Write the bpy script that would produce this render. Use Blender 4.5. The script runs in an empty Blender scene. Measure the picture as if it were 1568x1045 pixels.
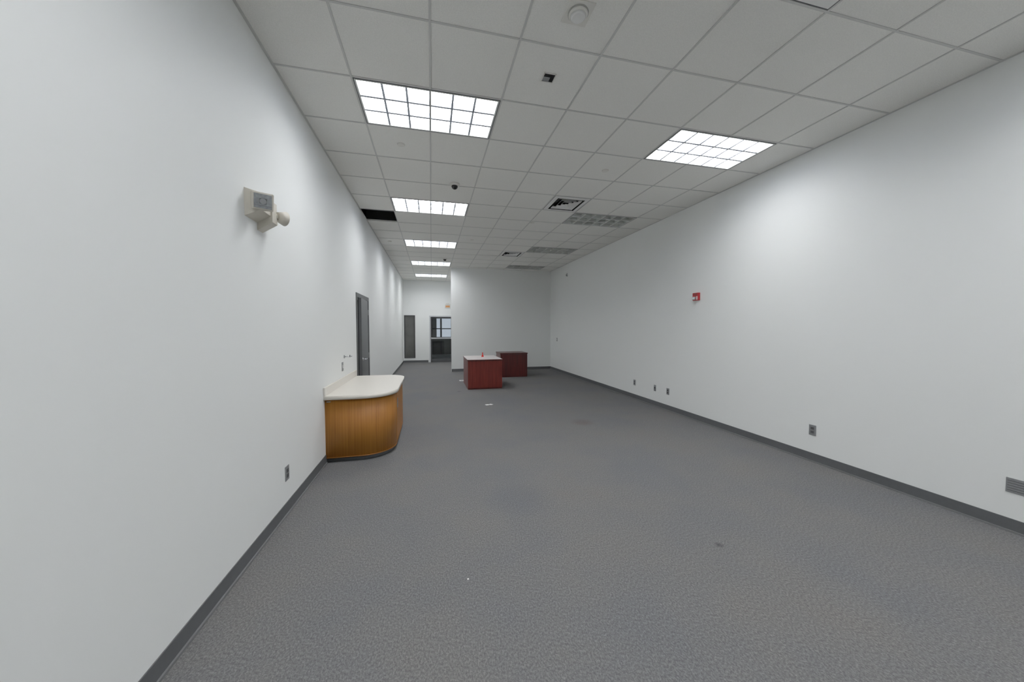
import bpy, bmesh, math
from mathutils import Matrix, Vector

sc = bpy.context.scene
sc.view_settings.view_transform = 'Standard'
sc.view_settings.look = 'None'
sc.view_settings.gamma = 1.22

def lin(c):
    return tuple(((v/255)/12.92 if v/255 <= .04045 else (((v/255)+.055)/1.055)**2.4) for v in c)

# ---------------- materials ----------------
def mat(name, rgb, rough=.6, metal=0.0, spec=.5, noise=None, bump=None, emit=0.0, emitc=(1,1,1)):
    m = bpy.data.materials.new(name); m.use_nodes = True
    nt = m.node_tree; b = nt.nodes['Principled BSDF']
    c = lin(rgb)
    b.inputs['Base Color'].default_value = (*c, 1)
    b.inputs['Roughness'].default_value = rough
    b.inputs['Metallic'].default_value = metal
    b.inputs['Specular IOR Level'].default_value = spec
    if emit:
        b.inputs['Emission Color'].default_value = (*emitc, 1)
        b.inputs['Emission Strength'].default_value = emit
    tc = nt.nodes.new('ShaderNodeTexCoord')
    if noise:
        sx, amt = noise
        n = nt.nodes.new('ShaderNodeTexNoise'); n.inputs['Scale'].default_value = sx
        n.inputs['Detail'].default_value = 3
        nt.links.new(tc.outputs['Object'], n.inputs['Vector'])
        r = nt.nodes.new('ShaderNodeValToRGB')
        r.color_ramp.elements[0].position = .3; r.color_ramp.elements[1].position = .7
        r.color_ramp.elements[0].color = (*[v*(1-amt) for v in c], 1)
        r.color_ramp.elements[1].color = (*[min(1, v*(1+amt)) for v in c], 1)
        nt.links.new(n.outputs['Fac'], r.inputs['Fac'])
        nt.links.new(r.outputs['Color'], b.inputs['Base Color'])
    if bump:
        sx, st = bump
        n = nt.nodes.new('ShaderNodeTexNoise'); n.inputs['Scale'].default_value = sx
        nt.links.new(tc.outputs['Object'], n.inputs['Vector'])
        bp = nt.nodes.new('ShaderNodeBump'); bp.inputs['Strength'].default_value = st
        bp.inputs['Distance'].default_value = .002
        nt.links.new(n.outputs['Fac'], bp.inputs['Height'])
        nt.links.new(bp.outputs['Normal'], b.inputs['Normal'])
    return m

def wood(name, dark, light, rough, sc_xy=90, sc_z=2.0, spec=.4):
    m = bpy.data.materials.new(name); m.use_nodes = True
    nt = m.node_tree; b = nt.nodes['Principled BSDF']
    b.inputs['Roughness'].default_value = rough
    b.inputs['Specular IOR Level'].default_value = spec
    tc = nt.nodes.new('ShaderNodeTexCoord'); mp = nt.nodes.new('ShaderNodeMapping')
    mp.inputs['Scale'].default_value = (sc_xy, sc_xy, sc_z)
    n = nt.nodes.new('ShaderNodeTexNoise'); n.inputs['Scale'].default_value = 1
    n.inputs['Detail'].default_value = 4; n.inputs['Distortion'].default_value = .3
    nt.links.new(tc.outputs['Object'], mp.inputs['Vector']); nt.links.new(mp.outputs['Vector'], n.inputs['Vector'])
    r = nt.nodes.new('ShaderNodeValToRGB')
    r.color_ramp.elements[0].position = .3; r.color_ramp.elements[1].position = .68
    r.color_ramp.elements[0].color = (*lin(dark), 1); r.color_ramp.elements[1].color = (*lin(light), 1)
    nt.links.new(n.outputs['Fac'], r.inputs['Fac']); nt.links.new(r.outputs['Color'], b.inputs['Base Color'])
    return m

def carpet():
    m = bpy.data.materials.new('carpet'); m.use_nodes = True
    nt = m.node_tree; b = nt.nodes['Principled BSDF']; L = nt.links
    b.inputs['Roughness'].default_value = .95; b.inputs['Specular IOR Level'].default_value = .1
    tc = nt.nodes.new('ShaderNodeTexCoord')
    mp = nt.nodes.new('ShaderNodeMapping'); mp.inputs['Scale'].default_value = (1.5, 1, 1)
    mp.inputs['Rotation'].default_value = (0, 0, .25)
    L.new(tc.outputs['Object'], mp.inputs['Vector'])
    n1 = nt.nodes.new('ShaderNodeTexNoise'); n1.inputs['Scale'].default_value = 78; n1.inputs['Detail'].default_value = 8
    n1.inputs['Roughness'].default_value = .95; n1.inputs['Lacunarity'].default_value = 2.2
    L.new(mp.outputs['Vector'], n1.inputs['Vector'])
    r1 = nt.nodes.new('ShaderNodeValToRGB')
    e = r1.color_ramp.elements
    e[0].position = .37; e[0].color = (*lin((62, 62, 64)), 1)
    e[1].position = .65; e[1].color = (*lin((158, 157, 155)), 1)
    k = e.new(.5); k.color = (*lin((104, 104, 104)), 1)
    L.new(n1.outputs['Fac'], r1.inputs['Fac'])
    n2 = nt.nodes.new('ShaderNodeTexNoise'); n2.inputs['Scale'].default_value = 1.1; n2.inputs['Detail'].default_value = 7
    n2.inputs['Roughness'].default_value = .6
    L.new(tc.outputs['Object'], n2.inputs['Vector'])
    r2 = nt.nodes.new('ShaderNodeValToRGB')
    r2.color_ramp.elements[0].position = .34; r2.color_ramp.elements[0].color = (.90, .92, .96, 1)
    r2.color_ramp.elements[1].position = .56; r2.color_ramp.elements[1].color = (1.0, .99, .975, 1)
    k = r2.color_ramp.elements.new(.74); k.color = (1.02, .975, .93, 1)
    L.new(n2.outputs['Fac'], r2.inputs['Fac'])
    mx = nt.nodes.new('ShaderNodeMix'); mx.data_type = 'RGBA'; mx.blend_type = 'MULTIPLY'
    mx.inputs[0].default_value = 1
    L.new(r1.outputs['Color'], mx.inputs[6]); L.new(r2.outputs['Color'], mx.inputs[7])
    col = mx.outputs[2]
    # a few worn stains
    for (sx, sy, rad, tint) in ((1.95, 1.93, .035, (.45, .45, .46, 1)), (2.35, 5.0, .22, (.84, .74, .70, 1)),
                                (.75, 2.9, .35, (.86, .88, .93, 1)), (.62, 8.1, .06, (.45, .45, .46, 1))):
        d = nt.nodes.new('ShaderNodeVectorMath'); d.operation = 'DISTANCE'
        d.inputs[1].default_value = (sx, sy, 0); L.new(tc.outputs['Object'], d.inputs[0])
        mr = nt.nodes.new('ShaderNodeMapRange'); mr.inputs['From Min'].default_value = rad*.3; mr.inputs['From Max'].default_value = rad
        mr.inputs['To Min'].default_value = 1; mr.inputs['To Max'].default_value = 0
        L.new(d.outputs['Value'], mr.inputs['Value'])
        ml = nt.nodes.new('ShaderNodeMath'); ml.operation = 'MULTIPLY'; ml.use_clamp = True
        ad = nt.nodes.new('ShaderNodeMath'); ad.operation = 'MULTIPLY'; ad.inputs[1].default_value = 1.6
        L.new(n2.outputs['Fac'], ad.inputs[0]); L.new(mr.outputs['Result'], ml.inputs[0]); L.new(ad.outputs[0], ml.inputs[1])
        m2 = nt.nodes.new('ShaderNodeMix'); m2.data_type = 'RGBA'; m2.blend_type = 'MULTIPLY'
        L.new(ml.outputs[0], m2.inputs[0]); L.new(col, m2.inputs[6]); m2.inputs[7].default_value = tint
        col = m2.outputs[2]
    L.new(col, b.inputs['Base Color'])
    return m

M_wall = mat('wall_paint', (240, 242, 240), .55, spec=.3, bump=(180, .03))
M_tile = mat('ceiling_tile', (240, 239, 234), .9, spec=.1, noise=(160, .06), bump=(220, .4))
M_grid = mat('ceiling_tbar', (204, 204, 201), .5, spec=.3)
M_dark = mat('void_dark', (14, 14, 15), .9, noise=(8, .3))
M_carpet = carpet()
M_base = mat('vinyl_base', (84, 86, 88), .55, noise=(30, .05))
M_basetoe = mat('vinyl_toe', (112, 113, 114), .5, noise=(30, .05))
M_lamp = mat('lamp_diffuser', (255, 255, 255), .5, emit=15.5, emitc=(.985, .99, 1.0))
M_lampoff = mat('lamp_panel_unlit', (134, 146, 139), .35, noise=(25, .12))
M_louver = mat('louver_white', (172, 178, 190), .4)
M_louveroff = mat('louver_unlit', (212, 214, 210), .4)
M_white = mat('white_enamel', (232, 232, 230), .45, noise=(20, .02))
M_seam = mat('fixture_seam', (70, 72, 74), .6)
M_whitep = mat('white_plastic', (228, 226, 219), .4, noise=(20, .02))
M_offw = mat('detector_ring', (176, 175, 170), .5)
M_beige = mat('beige_plastic', (212, 206, 192), .45, noise=(20, .03))
M_black = mat('black_gloss', (12, 12, 13), .15)
M_steel = mat('steel_plate', (158, 160, 162), .35, metal=.6, noise=(90, .08))
M_slot = mat('socket_dark', (60, 60, 62), .5)
M_chrome = mat('chrome', (205, 207, 210), .2, metal=.9)
M_alu = mat('aluminium_frame', (200, 203, 206), .4, metal=.1, noise=(40, .03))
M_dgrey = mat('door_grey_paint', (94, 96, 98), .45, noise=(20, .04))
M_frame = mat('frame_grey_paint', (76, 78, 80), .45, noise=(20, .04))
M_dglass = mat('smoked_glass', (88, 89, 86), .12, spec=.6, noise=(3, .12))
M_red = mat('alarm_red', (190, 30, 40), .4, noise=(20, .05))
M_orange = mat('exit_orange', (222, 150, 88), .5, noise=(20, .05))
M_oak = wood('oak_laminate', (152, 92, 30), (178, 116, 45), .45, 75, 1.2)
M_oake = wood('oak_edge', (128, 76, 26), (156, 100, 38), .45, 75, 1.2)
M_ctop = mat('countertop_laminate', (226, 221, 211), .35, noise=(250, .03))
M_cher = wood('cherry_veneer', (90, 30, 25), (120, 43, 35), .3, 30, 1.6)
M_cherd = wood('cherry_dark', (66, 21, 19), (88, 30, 27), .3, 30, 1.6)
M_dtop = mat('desk_top_painted_glare', (228, 220, 218), .25, noise=(40, .03))  # pale colour paints white wall glare onto a dark red polished top
M_paper = mat('paper', (232, 232, 230), .7, noise=(30, .03))
M_pin = mat('bright_red_plastic', (220, 36, 20), .35, noise=(20, .04))
M_vest = mat('vestibule_paint', (176, 178, 178), .7, noise=(10, .08))
M_lens = mat('lamp_lens', (180, 184, 188), .12, metal=.7, noise=(60, .25))

def glass():
    m = bpy.data.materials.new('clear_glass'); m.use_nodes = True
    nt = m.node_tree; nt.nodes.clear()
    o = nt.nodes.new('ShaderNodeOutputMaterial'); mx = nt.nodes.new('ShaderNodeMixShader')
    t = nt.nodes.new('ShaderNodeBsdfTransparent'); g = nt.nodes.new('ShaderNodeBsdfGlossy')
    t.inputs['Color'].default_value = (.8, .83, .83, 1); g.inputs['Roughness'].default_value = .03
    f = nt.nodes.new('ShaderNodeFresnel'); f.inputs['IOR'].default_value = 1.5
    nt.links.new(f.outputs[0], mx.inputs[0]); nt.links.new(t.outputs[0], mx.inputs[1]); nt.links.new(g.outputs[0], mx.inputs[2])
    nt.links.new(mx.outputs[0], o.inputs[0]); return m
M_glass = glass()

# ---------------- mesh builder ----------------
class MB:
    def __init__(s, name, origin=(0, 0, 0)):
        s.name = name; s.bm = bmesh.new(); s.mats = []; s.o = Vector(origin)
    def mi(s, m):
        if m not in s.mats: s.mats.append(m)
        return s.mats.index(m)
    def _fin(s, geom_faces, m, smooth=False):
        i = s.mi(m)
        for f in geom_faces: f.material_index = i; f.smooth = smooth
    def box(s, x0, x1, y0, y1, z0, z1, m, mtx=None, bev=0):
        vs = [s.bm.verts.new((x, y, z)) for x in (x0, x1) for y in (y0, y1) for z in (z0, z1)]
        q = [(0, 1, 3, 2), (4, 6, 7, 5), (0, 4, 5, 1), (2, 3, 7, 6), (0, 2, 6, 4), (1, 5, 7, 3)]
        fs = [s.bm.faces.new([vs[k] for k in a]) for a in q]
        s._fin(fs, m)
        if mtx is not None: bmesh.ops.transform(s.bm, matrix=mtx, verts=vs)
        if bev:
            es = list({e for f in fs for e in f.edges})
            r = bmesh.ops.bevel(s.bm, geom=es, offset=bev, segments=2, affect='EDGES', profile=.5)
            s._fin(r['faces'], m)
    def prism(s, pts, z0, z1, m, mtop=None, smooth=False):
        n = len(pts)
        a = [s.bm.verts.new((p[0], p[1], z0)) for p in pts]; b = [s.bm.verts.new((p[0], p[1], z1)) for p in pts]
        s._fin([s.bm.faces.new(a[::-1])], m); s._fin([s.bm.faces.new(b)], mtop or m)
        s._fin([s.bm.faces.new([a[i], a[(i+1) % n], b[(i+1) % n], b[i]]) for i in range(n)], m, smooth)
    def cyl(s, c, r1, r2, h, m, axis='Z', seg=24, mtx=None, smooth=True):
        T = Matrix.Translation(c)
        if axis == 'X': T = T @ Matrix.Rotation(math.pi/2, 4, 'Y')
        if axis == 'Y': T = T @ Matrix.Rotation(-math.pi/2, 4, 'X')
        if mtx is not None: T = mtx @ T
        r = bmesh.ops.create_cone(s.bm, cap_ends=True, segments=seg, radius1=r1, radius2=r2, depth=h, matrix=T)
        fs = {f for v in r['verts'] for f in v.link_faces}
        i = s.mi(m)
        for f in fs: f.material_index = i; f.smooth = smooth and len(f.verts) == 4
    def sph(s, c, r, m, sz=1.0, seg=20):
        q = bmesh.ops.create_uvsphere(s.bm, u_segments=seg, v_segments=12, radius=r,
            matrix=Matrix.Translation(c) @ Matrix.Diagonal((1, 1, sz, 1)))
        fs = {f for v in q['verts'] for f in v.link_faces}; s._fin(fs, m, True)
    def done(s, normals=True):
        if normals: bmesh.ops.recalc_face_normals(s.bm, faces=s.bm.faces)
        me = bpy.data.meshes.new(s.name)
        bmesh.ops.translate(s.bm, vec=-s.o, verts=s.bm.verts)
        s.bm.to_mesh(me); s.bm.free()
        for m in s.mats: me.materials.append(m)
        ob = bpy.data.objects.new(s.name, me); ob.location = s.o
        sc.collection.objects.link(ob); return ob

# ---------------- dimensions ----------------
XL, XR = -1.165, 4.20
YB, YF, YC = -5.0, 11.70, 15.10
H = 3.53
XP = 0.655      # left edge of partition
XCR = 1.25      # right side of rear passage
GX0, GP = -.605, .6125
GY0, GQ = 3.015, .647
T = .12

b = MB('floor'); b.box(XL-T, XR+T, YB-T, YC+T, -.1, 0, M_carpet); b.done()

# left wall with door opening
D0, D1, DH = 5.86, 6.90, 2.06
b = MB('wall_left')
b.box(XL-T, XL, YB, D0, 0, H+.6, M_wall); b.box(XL-T, XL, D1, YC, 0, H+.6, M_wall); b.box(XL-T, XL, D0, D1, DH, H+.6, M_wall)
b.done()
b = MB('wall_right'); b.box(XR, XR+T, YB, YF+T, 0, H+.6, M_wall); b.done()
b = MB('wall_far'); b.box(XP, XR, YF, YF+T, 0, H, M_wall); b.done()
b = MB('wall_passage'); b.box(XCR, XCR+T, YF+T, YC, 0, H, M_wall); b.done()
b = MB('wall_behind'); b.box(XL-T, XR+T, YB-T, YB, 0, H+.6, M_wall); b.done()
# rear wall with sidelight + door openings
W0, W1, WZ0, WZ1 = -1.13, -.68, .20, 2.03
R0, R1, RH = -.09, .93, 2.02
b = MB('wall_rear')
b.box(XL, W0, YC, YC+T, 0, H, M_wall); b.box(W0, W1, YC, YC+T, 0, WZ0, M_wall); b.box(W0, W1, YC, YC+T, WZ1, H, M_wall)
b.box(W1, R0, YC, YC+T, 0, H, M_wall); b.box(R0, R1, YC, YC+T, RH, H, M_wall); b.box(R1, XCR+T, YC, YC+T, 0, H, M_wall)
b.done()

# baseboards
def base_y(name, x, sgn, segs):
    b = MB(name)
    for a, c in segs:
        b.box(min(x, x+sgn*.006), max(x, x+sgn*.006), a, c, .012, .10, M_base)
        b.box(min(x, x+sgn*.016), max(x, x+sgn*.016), a, c, 0, .014, M_basetoe)
    b.done()
base_y('baseboard_left', XL, 1, [(YB, 4.14), (5.66, D0-.05), (D1+.05, YC)])
base_y('baseboard_right', XR, -1, [(YB, YF)])
base_y('baseboard_passage', XCR, -1, [(YF+T, YC)])
def base_x(name, y, segs, sgn=-1):
    b = MB(name)
    for a, c in segs:
        b.box(a, c, min(y, y+sgn*.006), max(y, y+sgn*.006), .012, .10, M_base)
        b.box(a, c, min(y, y+sgn*.016), max(y, y+sgn*.016), 0, .014, M_basetoe)
    b.done()
base_x('baseboard_far', YF, [(XP, XR)])
base_x('baseboard_rear', YC, [(XL, R0-.05), (R1+.05, XCR)])
base_x('baseboard_behind', YB, [(XL, XR)], 1)

# ---------------- ceiling ----------------
xs = [XL] + [GX0+GP*k for k in range(8)] + [XR]
k0 = math.ceil((YB-GY0)/GQ); ys = [YB] + [GY0+GQ*k for k in range(k0, 19)] + [YC]
ys = [y for i, y in enumerate(ys) if i == 0 or y-ys[i-1] > .02]
def yi(k): return GY0+GQ*k
def xi(k): return GX0+GP*k
lit_left = [(0, k) for k in (-8, -4, 0, 4, 8, 12, 16)]
lit_right = [(5, k) for k in (-8, -4, 0)]
unlit = [(5, 4), (5, 8), (5, 12), (0, -12), (5, -12)]
vents = [(4, -3), (4, 3), (4, 9), (4, -9)]
skip = set()
for i, k in lit_left+lit_right+unlit: skip |= {(i, k), (i+1, k)}
for v in vents: skip.add(v)
missing = (-1, 5); skip.add(missing)
b = MB('ceiling')
for a in range(len(xs)-1):
    for c in range(len(ys)-1):
        ix = a-1; iy = round((ys[c+1]-GY0)/GQ)-1 if c < len(ys)-2 else 18
        if (ix, iy) in skip: continue
        b.box(xs[a], xs[a+1], ys[c], ys[c+1], H, H+.02, M_tile)
g = .0072
for x in xs[1:-1]: b.box(x-g, x+g, YB, YC, H-.005, H-.0005, M_grid)
for y in ys[1:-1]: b.box(XL, XR, y-g, y+g, H-.0047, H-.0006, M_grid)
b.box(XL, XL+.018, YB, YC, H-.0045, H-.0007, M_grid); b.box(XR-.018, XR, YB, YC, H-.0045, H-.0007, M_grid)
# dark plenum above the missing tile
x0, x1, y0, y1 = XL, xi(0), yi(5), yi(6)
b.box(x0-.02, x1+.02, y0-.02, y1+.02, H+.50, H+.52, M_dark)
b.box(x0-.02, x0, y0, y1, H+.0, H+.5, M_dark); b.box(x1, x1+.02, y0, y1, H+.02, H+.5, M_dark)
b.box(x0, x1, y0-.02, y0, H+.02, H+.5, M_dark); b.box(x0, x1, y1, y1+.02, H+.02, H+.5, M_dark)
b.cyl(((x0+x1)/2, y1-.12, H+.2), .05, .05, x1-x0, M_frame, 'X')
b.done()
b = MB('roof_deck'); b.box(XL-T, XR+T, YB-T, YC+T, H+.60, H+.66, M_dark); b.done()

def troffer(i, k, lit, name):
    x0, x1, y0, y1 = xi(i)+.009, xi(i+2)-.009, yi(k)+.009, yi(k+1)-.009
    b = MB(name, ((x0+x1)/2, (y0+y1)/2, H))
    L = M_louver if lit else M_louveroff
    s_ = .007; z0 = H-.007; zt = H+.075
    b.box(x0, x1, y0, y0+s_, z0, zt, M_seam); b.box(x0, x1, y1-s_, y1, z0, zt, M_seam)
    b.box(x0, x0+s_, y0+s_, y1-s_, z0, zt, M_seam); b.box(x1-s_, x1, y0+s_, y1-s_, z0, zt, M_seam)
    xa, xb, ya, yb_ = x0+s_, x1-s_, y0+s_, y1-s_; f = .014
    b.box(xa, xb, ya, ya+f, z0, zt, M_louveroff); b.box(xa, xb, yb_-f, yb_, z0, zt, M_louveroff)
    b.box(xa, xa+f, ya+f, yb_-f, z0, zt, M_louveroff); b.box(xb-f, xb, ya+f, yb_-f, z0, zt, M_louveroff)
    b.box(x0, x1, y0, y1, zt+.001, zt+.02, M_white)
    f += s_
    b.box(x0+f, x1-f, y0+f, y1-f, zt-.012, zt-.002, M_lamp if lit else M_lampoff)
    nx, ny = 6, 3; w = .0095 if lit else .009
    for q in range(1, nx):
        x = x0+f+(x1-x0-2*f)*q/nx
        pts = [(x-w, H-.004), (x+w, H-.004), (x+.002, H+.050), (x-.002, H+.050)]
        va = [b.bm.verts.new((p[0], y0+f, p[1])) for p in pts]; vb = [b.bm.verts.new((p[0], y1-f, p[1])) for p in pts]
        fs = [b.bm.faces.new([va[j], va[(j+1) % 4], vb[(j+1) % 4], vb[j]]) for j in range(4)]; b._fin(fs, L)
    for q in range(1, ny):
        y = y0+f+(y1-y0-2*f)*q/ny
        pts = [(y-w*1.25, H-.0045), (y+w*1.25, H-.0045), (y+.002, H+.050), (y-.002, H+.050)]
        va = [b.bm.verts.new((x0+f, p[0], p[1])) for p in pts]; vb = [b.bm.verts.new((x1-f, p[0], p[1])) for p in pts]
        fs = [b.bm.faces.new([va[j], va[(j+1) % 4], vb[(j+1) % 4], vb[j]]) for j in range(4)]; b._fin(fs, L)
    b.done()
for i, k in lit_left+lit_right: troffer(i, k, True, 'ceiling_troffer_light')
for i, k in unlit: troffer(i, k, False, 'ceiling_troffer_light')

def vent(i, k, rim=.07):
    x0, x1, y0, y1 = xi(i)+.010, xi(i+1)-.010, yi(k)+.010, yi(k+1)-.010
    cx, cy = (x0+x1)/2, (y0+y1)/2
    b = MB('ceiling_air_diffuser', (cx, cy, H))
    hx, hy = (x1-x0)/2, (y1-y0)/2
    b.box(x0, x1, y0, y1, H+.11, H+.12, M_dark)
    def ring(ox, oy, ix_, iy_, zo, zi, m):
        A = [(-ox, -oy), (ox, -oy), (ox, oy), (-ox, oy)]; B = [(-ix_, -iy_), (ix_, -iy_), (ix_, iy_), (-ix_, iy_)]
        for dz in (0, .004):
            va = [b.bm.verts.new((cx+p[0], cy+p[1], zo+dz)) for p in A]; vb = [b.bm.verts.new((cx+p[0], cy+p[1], zi+dz)) for p in B]
            b._fin([b.bm.faces.new([va[j], va[(j+1) % 4], vb[(j+1) % 4], vb[j]]) for j in range(4)], m)
    ring(hx, hy, hx-.006, hy-.006, H-.003, H-.004, M_seam)
    ring(hx-.006, hy-.006, hx-rim, hy-rim, H-.004, H-.010, M_white)
    ring(hx-rim, hy-rim, hx-rim-.002, hy-rim-.002, H-.010, H+.11, M_dark)
    ix_, iy_ = hx-rim-.045, hy-rim-.045
    while ix_ > .05:
        ring(ix_+.010, iy_+.010, ix_-.012, iy_-.012, H-.010, H+.018, M_white)
        ix_ -= .058; iy_ -= .058
    b.box(cx-.02, cx+.02, cy-.02, cy+.02, H-.008, H-.004, M_white)
    b.done()
vent(4, -3, .13); vent(4, 3); vent(4, 9); vent(4, -9)

# sprinkler caps
for x, y in ((-.306, 3.99), (2.18, 4.04), (-.93, 8.46), (1.90, 6.34), (.93, 7.9)):
    b = MB('sprinkler_cap', (x, y, H))
    b.cyl((x, y, H-.003), .043, .043, .006, M_whitep); b.cyl((x, y, H-.008), .036, .04, .005, M_whitep)
    b.done()
# dome cameras
for x, y in ((.333, 4.90), (.395, 10.2)):
    b = MB('dome_security_camera', (x, y, H))
    b.cyl((x, y, H-.014), .060, .070, .028, M_whitep); b.sph((x, y, H-.036), .044, M_black, .9)
    b.done()
# ceiling detector
x, y = .926, 2.09
b = MB('smoke_detector', (x, y, H))
b.box(x-.085, x+.085, y-.085, y+.085, H-.008, H, M_whitep, bev=.003)
b.cyl((x, y, H-.011), .064, .066, .006, M_offw, seg=40)
b.cyl((x, y, H-.020), .056, .062, .016, M_whitep, seg=40); b.cyl((x, y, H-.034), .036, .05, .012, M_white, seg=40)
b.cyl((x+.03, y-.02, H-.030), .004, .004, .01, M_slot)
b.done()
# small square recessed downlight
x, y = .932, 2.67
b = MB('recessed_square_downlight', (x, y, H))
s = .05
b.box(x-s, x+s, y-s, y-s+.006, H-.006, H+.0, M_whitep); b.box(x-s, x+s, y+s-.006, y+s, H-.006, H, M_whitep)
b.box(x-s, x-s+.006, y-s, y+s, H-.006, H, M_whitep); b.box(x+s-.006, x+s, y-s, y+s, H-.006, H, M_whitep)
b.box(x-s+.006, x+s-.006, y-s+.006, y+s-.006, H-.002, H-.0005, M_black)
b.box(x-s+.008, x+.012, y-s+.045, y+s-.01, H-.003, H-.0021, M_steel)  # steel-toned patch painting the lighter reflection in the dark lens
b.done()

# ---------------- left wall fittings ----------------
b = MB('emergency_light', (XL, 2.7, 2.33))
def tb(pts0, pts1, m):   # frustum between wall quad and front quad
    va = [b.bm.verts.new(p) for p in pts0]; vb = [b.bm.verts.new(p) for p in pts1]
    fs = [b.bm.faces.new(va), b.bm.faces.new(vb[::-1])]+[b.bm.faces.new([va[j], va[(j+1) % 4], vb[(j+1) % 4], vb[j]]) for j in range(4)]
    b._fin(fs, m)
xw, xf = XL, XL+.085
tb([(xw, 2.56, 2.25), (xw, 2.84, 2.25), (xw, 2.84, 2.43), (xw, 2.56, 2.43)],
   [(xf, 2.58, 2.30), (xf, 2.82, 2.30), (xf, 2.82, 2.41), (xf, 2.58, 2.41)], M_beige)
tb([(xw, 2.72, 2.20), (xw, 2.80, 2.20), (xw, 2.80, 2.30), (xw, 2.72, 2.30)],
   [(xf+.01, 2.72, 2.26), (xf+.01, 2.80, 2.26), (xf+.01, 2.80, 2.34), (xf+.01, 2.72, 2.34)], M_beige)
hm = Matrix.Translation((XL+.09, 2.59, 2.355)) @ Matrix.Rotation(math.radians(28), 4, 'Z') @ Matrix.Rotation(math.radians(14), 4, 'X')
b.box(-.060, .060, -.035, .035, -.055, .055, M_beige, hm, bev=.008)
b.box(-.048, .048, -.041, -.034, -.044, .044, M_lens, hm)
b.box(-.048, .048, -.0415, -.040, -.030, -.026, M_seam, hm); b.box(-.02, .02, -.0415, -.040, -.018, .018, M_slot, hm)
b.cyl((0, -.043, 0), .018, .014, .006, M_chrome, 'Y', mtx=hm)
hm = Matrix.Translation((XL+.105, 2.835, 2.325)) @ Matrix.Rotation(math.radians(-35), 4, 'Z')
b.cyl((0, 0, 0), .032, .052, .06, M_beige, 'Y', mtx=hm); b.cyl((0, .032, 0), .046, .046, .004, M_lens, 'Y', mtx=hm)
b.cyl((XL+.075, 2.80, 2.32), .016, .016, .05, M_beige, 'X')
b.done()

def plate(name, wall, y, z, kind='outlet', w=.072, h=.118):
    xw = XL if wall == 'L' else XR; sg = 1 if wall == 'L' else -1
    b = MB(name, (xw, y, z))
    def bx(d0, d1, y0, y1, z0, z1, m, bev=0):
        a, c = sorted((xw+sg*d0, xw+sg*d1)); b.box(a, c, y0, y1, z0, z1, m, bev=bev)
    bx(0, .006, y-w/2, y+w/2, z-h/2, z+h/2, M_steel, .0015)
    if kind == 'outlet':
        n = max(1, round(w/.072))
        for q in range(n):
            yc = y+(q-(n-1)/2)*.05
            for dz in (-.021, .021):
                bx(.005, .009, yc-.016, yc+.016, z+dz-.014, z+dz+.014, M_frame)
                bx(.009, .0095, yc-.008, yc-.005, z+dz-.006, z+dz+.006, M_slot); bx(.009, .0095, yc+.005, yc+.008, z+dz-.006, z+dz+.006, M_slot)
    elif kind == 'blank':
        for q in range(5): bx(.006, .007, y-w/2+.008, y+w/2-.008, z-h/2+.015+q*.018, z-h/2+.019+q*.018, M_frame)
    elif kind == 'data':
        bx(.005, .010, y-.014, y+.014, z-.012, z+.022, M_slot)
    else:
        bx(.005, .012, y-.010, y+.010, z-.02, z+.02, M_white); bx(.011, .020, y-.004, y+.004, z+.0, z+.012, M_white)
    b.done()
plate('wall_outlet', 'L', 3.09, .335)
plate('light_switch', 'L', 4.93, 1.0, 'switch')
plate('wall_outlet', 'R', 6.41, .35); plate('data_jack_plate', 'R', 5.73, .35, 'data', .06); plate('wall_outlet', 'R', 5.36, .35)
plate('wall_outlet', 'R', 2.93, .36); plate('blank_wall_plate', 'R', 1.53, .35, 'blank', .125, .11)
plate('light_switch', 'R', 11.03, 1.10, 'switch')

b = MB('wall_coat_hook', (XL, 5.06, 1.12))
b.cyl((XL+.004, 5.03, 1.125), .022, .022, .008, M_steel, 'X'); b.cyl((XL+.04, 5.03, 1.125), .006, .006, .08, M_chrome, 'X')
b.cyl((XL+.08, 5.05, 1.125), .006, .006, .09, M_chrome, 'Y'); b.sph((XL+.08, 5.10, 1.125), .010, M_chrome)
b.cyl((XL+.08, 5.005, 1.135), .006, .006, .03, M_slot)
b.done()

# fire alarm strobe
y, z = 4.70, 2.02
b = MB('fire_alarm_strobe', (XR, y, z))
b.box(XR-.045, XR, y-.06, y+.06, z-.062, z+.062, M_red, bev=.006)
b.box(XR-.066, XR-.044, y-.018, y+.042, z-.05, z+.0, M_lens, bev=.006)
for q in range(4): b.box(XR-.047, XR-.044, y-.04, y+.04, z+.018+q*.01, z+.022+q*.01, M_cherd)
b.box(XR-.047, XR-.044, y-.05, y-.028, z-.05, z+.005, M_whitep)
b.done()
b = MB('motion_sensor', (XR, 10.15, 3.18)); b.box(XR-.03, XR, 10.12, 10.18, 3.13, 3.23, M_steel, bev=.006)
b.sph((XR-.03, 10.15, 3.17), .02, M_slot); b.done()

# ---------------- left door ----------------
b = MB('door_1', (XL, 6.38, 0))
x0, x1 = XL-T+.001, XL+.014
b.box(x0, x1, D0, D0+.045, 0, DH, M_frame); b.box(x0, x1, D1-.045, D1, 0, DH, M_frame); b.box(x0, x1, D0+.045, D1-.045, DH-.045, DH, M_frame)
b.box(XL, XL+.014, D0-.02, D0, 0, DH+.02, M_frame); b.box(XL, XL+.014, D1, D1+.02, 0, DH+.02, M_frame); b.box(XL, XL+.014, D0, D1, DH, DH+.02, M_frame)
hm = Matrix.Translation((XL+.005, D1-.05, 0)) @ Matrix.Rotation(math.radians(2.6), 4, 'Z')
b.box(-.045, 0, -.80, 0, .012, DH-.05, M_dgrey, hm)
b.cyl((.004, -.74, .99), .026, .026, .01, M_chrome, 'X', mtx=hm); b.cyl((.03, -.74, .99), .008, .008, .05, M_chrome, 'X', mtx=hm)
b.box(.045, .06, -.75, -.63, .982, .998, M_chrome, hm, bev=.004)
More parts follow.
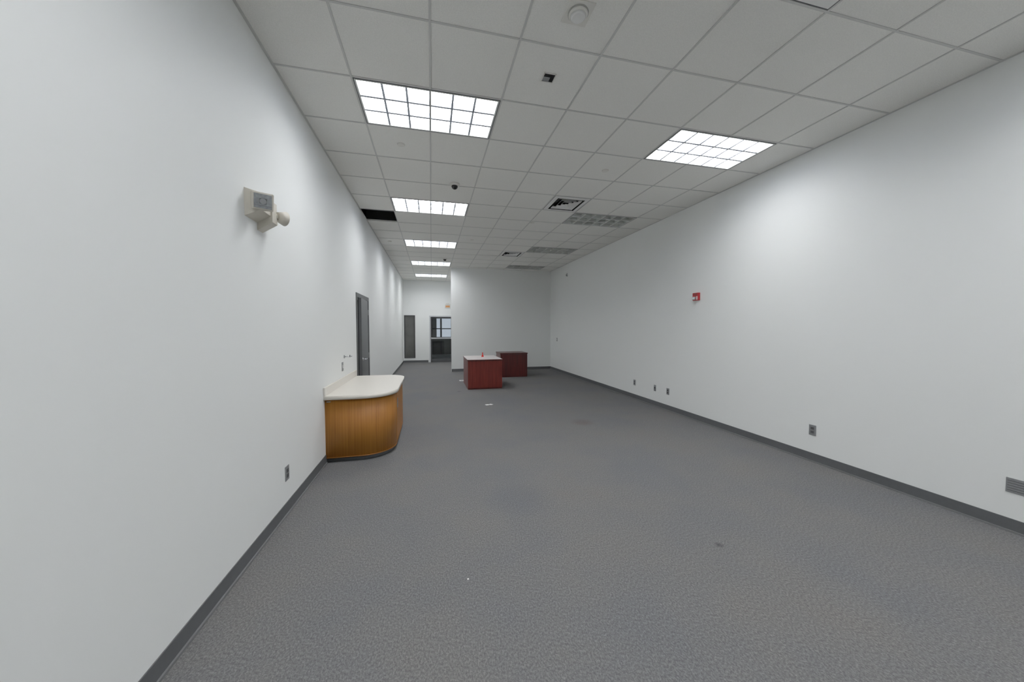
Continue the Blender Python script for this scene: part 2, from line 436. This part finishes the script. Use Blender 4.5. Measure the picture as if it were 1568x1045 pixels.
for zz in (.25, 1.0, 1.8): b.cyl((.006, .006, zz), .008, .008, .1, M_steel, mtx=hm)
b.done()
b = MB('wall_closet'); X = XL-T
b.box(X-1.2, X-1.18, D0-.4, D1+.4, -.0, 2.5, M_dark); b.box(X-1.2, X, D0-.42, D0-.4, 0, 2.5, M_dark); b.box(X-1.2, X, D1+.4, D1+.42, 0, 2.5, M_dark)
b.box(X-1.2, X, D0-.42, D1+.42, 2.5, 2.52, M_dark); b.box(X-1.2, X, D0-.42, D1+.42, -.02, 0, M_dark)
b.done()

# ---------------- curved counter ----------------
def cshape(y0, y1, xo, r1, r2, xw=XL+.001):
    p = [(xw, y0)]
    for q in range(0, 19):
        a = -math.pi/2+(math.pi/2)*q/18; p.append((xo-r1+r1*math.cos(a), y0+r1+r1*math.sin(a)))
    for q in range(0, 15):
        a = (math.pi/2)*q/14; p.append((xo-r2+r2*math.cos(a), y1-r2+r2*math.sin(a)))
    p.append((xw, y1)); return p
b = MB('curved_reception_counter', (-.8, 4.9, 0))
b.prism(cshape(4.16, 5.62, -.475, .32, .20), 0.0, .055, M_base, smooth=True)
b.prism(cshape(4.13, 5.66, -.445, .35, .24), .055, .715, M_oak, smooth=True)
b.prism(cshape(4.125, 5.665, -.440, .353, .243), .055, .063, M_oake, smooth=True)
b.prism(cshape(4.125, 5.665, -.440, .353, .243), .708, .722, M_oake, smooth=True)
b.prism(cshape(4.09, 5.72, -.415, .37, .28), .722, .765, M_ctop, smooth=True)
b.box(XL+.001, XL+.02, 4.09, 5.72, .765, .86, M_ctop, bev=.003)
b.box(-.447, -.439, 4.52, 4.98, .09, .69, M_oak, bev=.002)
b.box(-.447, -.439, 4.99, 5.40, .09, .69, M_oak, bev=.002)
b.box(-.439, -.428, 4.55, 4.57, .50, .62, M_steel)
b.box(XL+.02, XL+.06, 4.1285, 4.13, .690, .700, M_steel)
cx, cy = -.445-.35, 4.13+.35
for a in (-math.radians(62), -math.radians(6)):
    hm = Matrix.Translation((cx+.35*math.cos(a), cy+.35*math.sin(a), 0)) @ Matrix.Rotation(a, 4, 'Z')
    b.box(-.004, .0008, -.0015, .0015, .06, .705, M_oake, hm)
b.done()

# ---------------- desks ----------------
def desk(name, x0, x1, y0, y1, h, topm, body):
    b = MB(name, ((x0+x1)/2, (y0+y1)/2, 0))
    b.box(x0-.012, x1+.012, y0-.012, y1+.012, h-.032, h-.004, M_cherd, bev=.004)
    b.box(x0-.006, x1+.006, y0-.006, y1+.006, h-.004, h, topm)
    b.box(x0, x1, y0, y0+.028, .035, h-.04, body)
    b.box(x0+.01, x1-.01, y0+.012, y0+.03, 0, .035, M_cherd)
    b.box(x0, x1, y0+.004, y0+.026, h-.04, h-.032, M_slot)
    b.box(x0, x0+.028, y0+.028, y1, .0, h-.032, body); b.box(x1-.028, x1, y0+.028, y1, 0, h-.032, body)
    b.box(x0+.03, x0+.42, y0+.2, y1-.02, .06, h-.04, body)
    for q in range(3):
        z0 = .08+q*.2; b.box(x0+.04, x0+.41, y1-.02, y1-.004, z0, z0+.185, body, bev=.002)
        b.box(x0+.17, x0+.28, y1-.004, y1+.012, z0+.12, z0+.13, M_steel)
    b.done()
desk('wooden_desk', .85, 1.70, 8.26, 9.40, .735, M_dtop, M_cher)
desk('wooden_desk', 2.02, 2.86, 10.05, 10.75, .74, M_cherd, M_cherd)
b = MB('red_desk_bell', (1.32, 9.0, .735)); zz = .735
b.cyl((1.32, 9.0, zz+.003), .042, .040, .006, M_pin); b.cyl((1.32, 9.0, zz+.03), .032, .020, .05, M_pin); b.cyl((1.32, 9.0, zz+.075), .015, .012, .04, M_pin)
b.sph((1.32, 9.0, zz+.10), .017, M_pin)
b.done()

# floor bits
b = MB('floor_paper', (1.08, 6.57, 0))
hm = Matrix.Translation((1.08, 6.57, 0)) @ Matrix.Rotation(.3, 4, 'Z')
b.box(-.065, .0, -.04, .04, 0.001, .003, M_paper, hm); b.box(.01, .075, -.055, .02, .001, .003, M_paper, hm @ Matrix.Rotation(.3, 4, 'Z')); b.done()
b = MB('floor_outlet_box', (.84, 9.7, 0)); b.box(.76, .92, 9.62, 9.80, 0, .008, M_paper, bev=.002); b.box(.79, .89, 9.66, 9.75, .008, .012, M_steel, bev=.002); b.done()
b = MB('paper_scrap', (.2, 2.01, 0)); b.prism([(.196, 2.005), (.207, 2.006), (.205, 2.014), (.198, 2.015)], .001, .003, M_paper); b.done()

# ---------------- rear window & door ----------------
b = MB('window_1', (-.9, YC, 1.1)); f = .035
b.box(W0, W0+f, YC-.01, YC+T, WZ0, WZ1, M_slot); b.box(W1-f, W1, YC-.01, YC+T, WZ0, WZ1, M_slot)
b.box(W0+f, W1-f, YC-.01, YC+T, WZ0, WZ0+f, M_slot); b.box(W0+f, W1-f, YC-.01, YC+T, WZ1-f, WZ1, M_slot)
b.box(W0+f, W1-f, YC+.03, YC+.04, WZ0+f, WZ1-f, M_dglass); b.done()

b = MB('door_2', (.4, YC, 0)); f = .05; y0, y1 = YC-.012, YC+T
b.box(R0, R0+f, y0, y1, 0, RH, M_alu); b.box(R1-f, R1, y0, y1, 0, RH, M_alu); b.box(R0+f, R1-f, y0, y1, RH-f, RH, M_alu)
a0, a1 = R0+f+.004, R1-f-.004; y0, y1 = YC+.02, YC+.065
b.box(a0, a0+.05, y0, y1, .01, RH-f-.004, M_slot); b.box(a1-.05, a1, y0, y1, .01, RH-f-.004, M_slot)
b.box(a0+.05, a1-.05, y0, y1, RH-f-.06, RH-f-.004, M_slot); b.box(a0+.05, a1-.05, y0, y1, .01, .15, M_frame)
b.box(a0+.05, a1-.05, y0+.02, y0+.026, .15, RH-f-.06, M_glass)
b.box(a0+.02, a1-.02, y0-.06, y0-.03, 1.02, 1.07, M_alu, bev=.006)
b.box(a0+.02, a0+.05, y0-.04, y0, 1.01, 1.08, M_alu); b.box(a1-.05, a1-.02, y0-.04, y0, 1.01, 1.08, M_alu)
b.done()
# vestibule behind
v0, v1, w0, w1 = XL-.1, 1.6, YC+T, YC+T+2.2
b = MB('wall_vestibule')
b.box(v0, v1, w0, w1, -.06, 0, M_vest); b.box(v0, v1, w0, w1, 2.7, 2.75, M_vest)
b.box(v0-.05, v0, w0, w1, 0, 2.7, M_vest); b.box(v1, v1+.05, w0, w1, 0, 2.7, M_vest)
oa, ob_ = -.05, 1.0
b.box(v0, oa, w1, w1+.06, 0, 2.7, M_vest); b.box(oa, ob_, w1, w1+.06, 0, .15, M_vest); b.box(oa, ob_, w1, w1+.06, 1.95, 2.7, M_vest)
b.box(ob_, v1, w1, w1+.06, 0, 2.7, M_vest)
for zz in (.52, .98, 1.42): b.box(oa, ob_, w1+.01, w1+.05, zz, zz+.05, M_slot)
for xx in (.0, .42, .46, .95): b.box(xx, xx+.045, w1+.012, w1+.048, .15, 1.95, M_slot)
b.box(oa, ob_, w1+.052, w1+.058, .15, .96, M_dglass)
b.box(oa, .25, w1+.052, w1+.058, .98, 1.95, M_vest)
b.done()

# exit sign
b = MB('exit_sign', (.68, YC, 2.45))
b.box(.58, .80, YC-.045, YC, 2.36, 2.52, M_whitep, bev=.006); b.box(.60, .78, YC-.049, YC-.045, 2.38, 2.46, M_orange)
b.box(.63, .75, YC-.06, YC-.02, 2.52, 2.56, M_whitep); b.done()

# ---------------- world, camera ----------------
w = bpy.data.worlds.new('World'); sc.world = w; w.use_nodes = True
w.node_tree.nodes['Background'].inputs[0].default_value = (.75, .82, .95, 1)
w.node_tree.nodes['Background'].inputs[1].default_value = .7
cd = bpy.data.cameras.new('Camera'); cam = bpy.data.objects.new('Camera', cd); sc.collection.objects.link(cam)
cd.sensor_width = 36; cd.lens = 521/1568*36; cd.clip_start = .02; cd.clip_end = 200
cam.location = (0, 0, 1.53)
cam.rotation_euler = (math.radians(90-2.36), 0, math.radians(-13.3))
sc.camera = cam
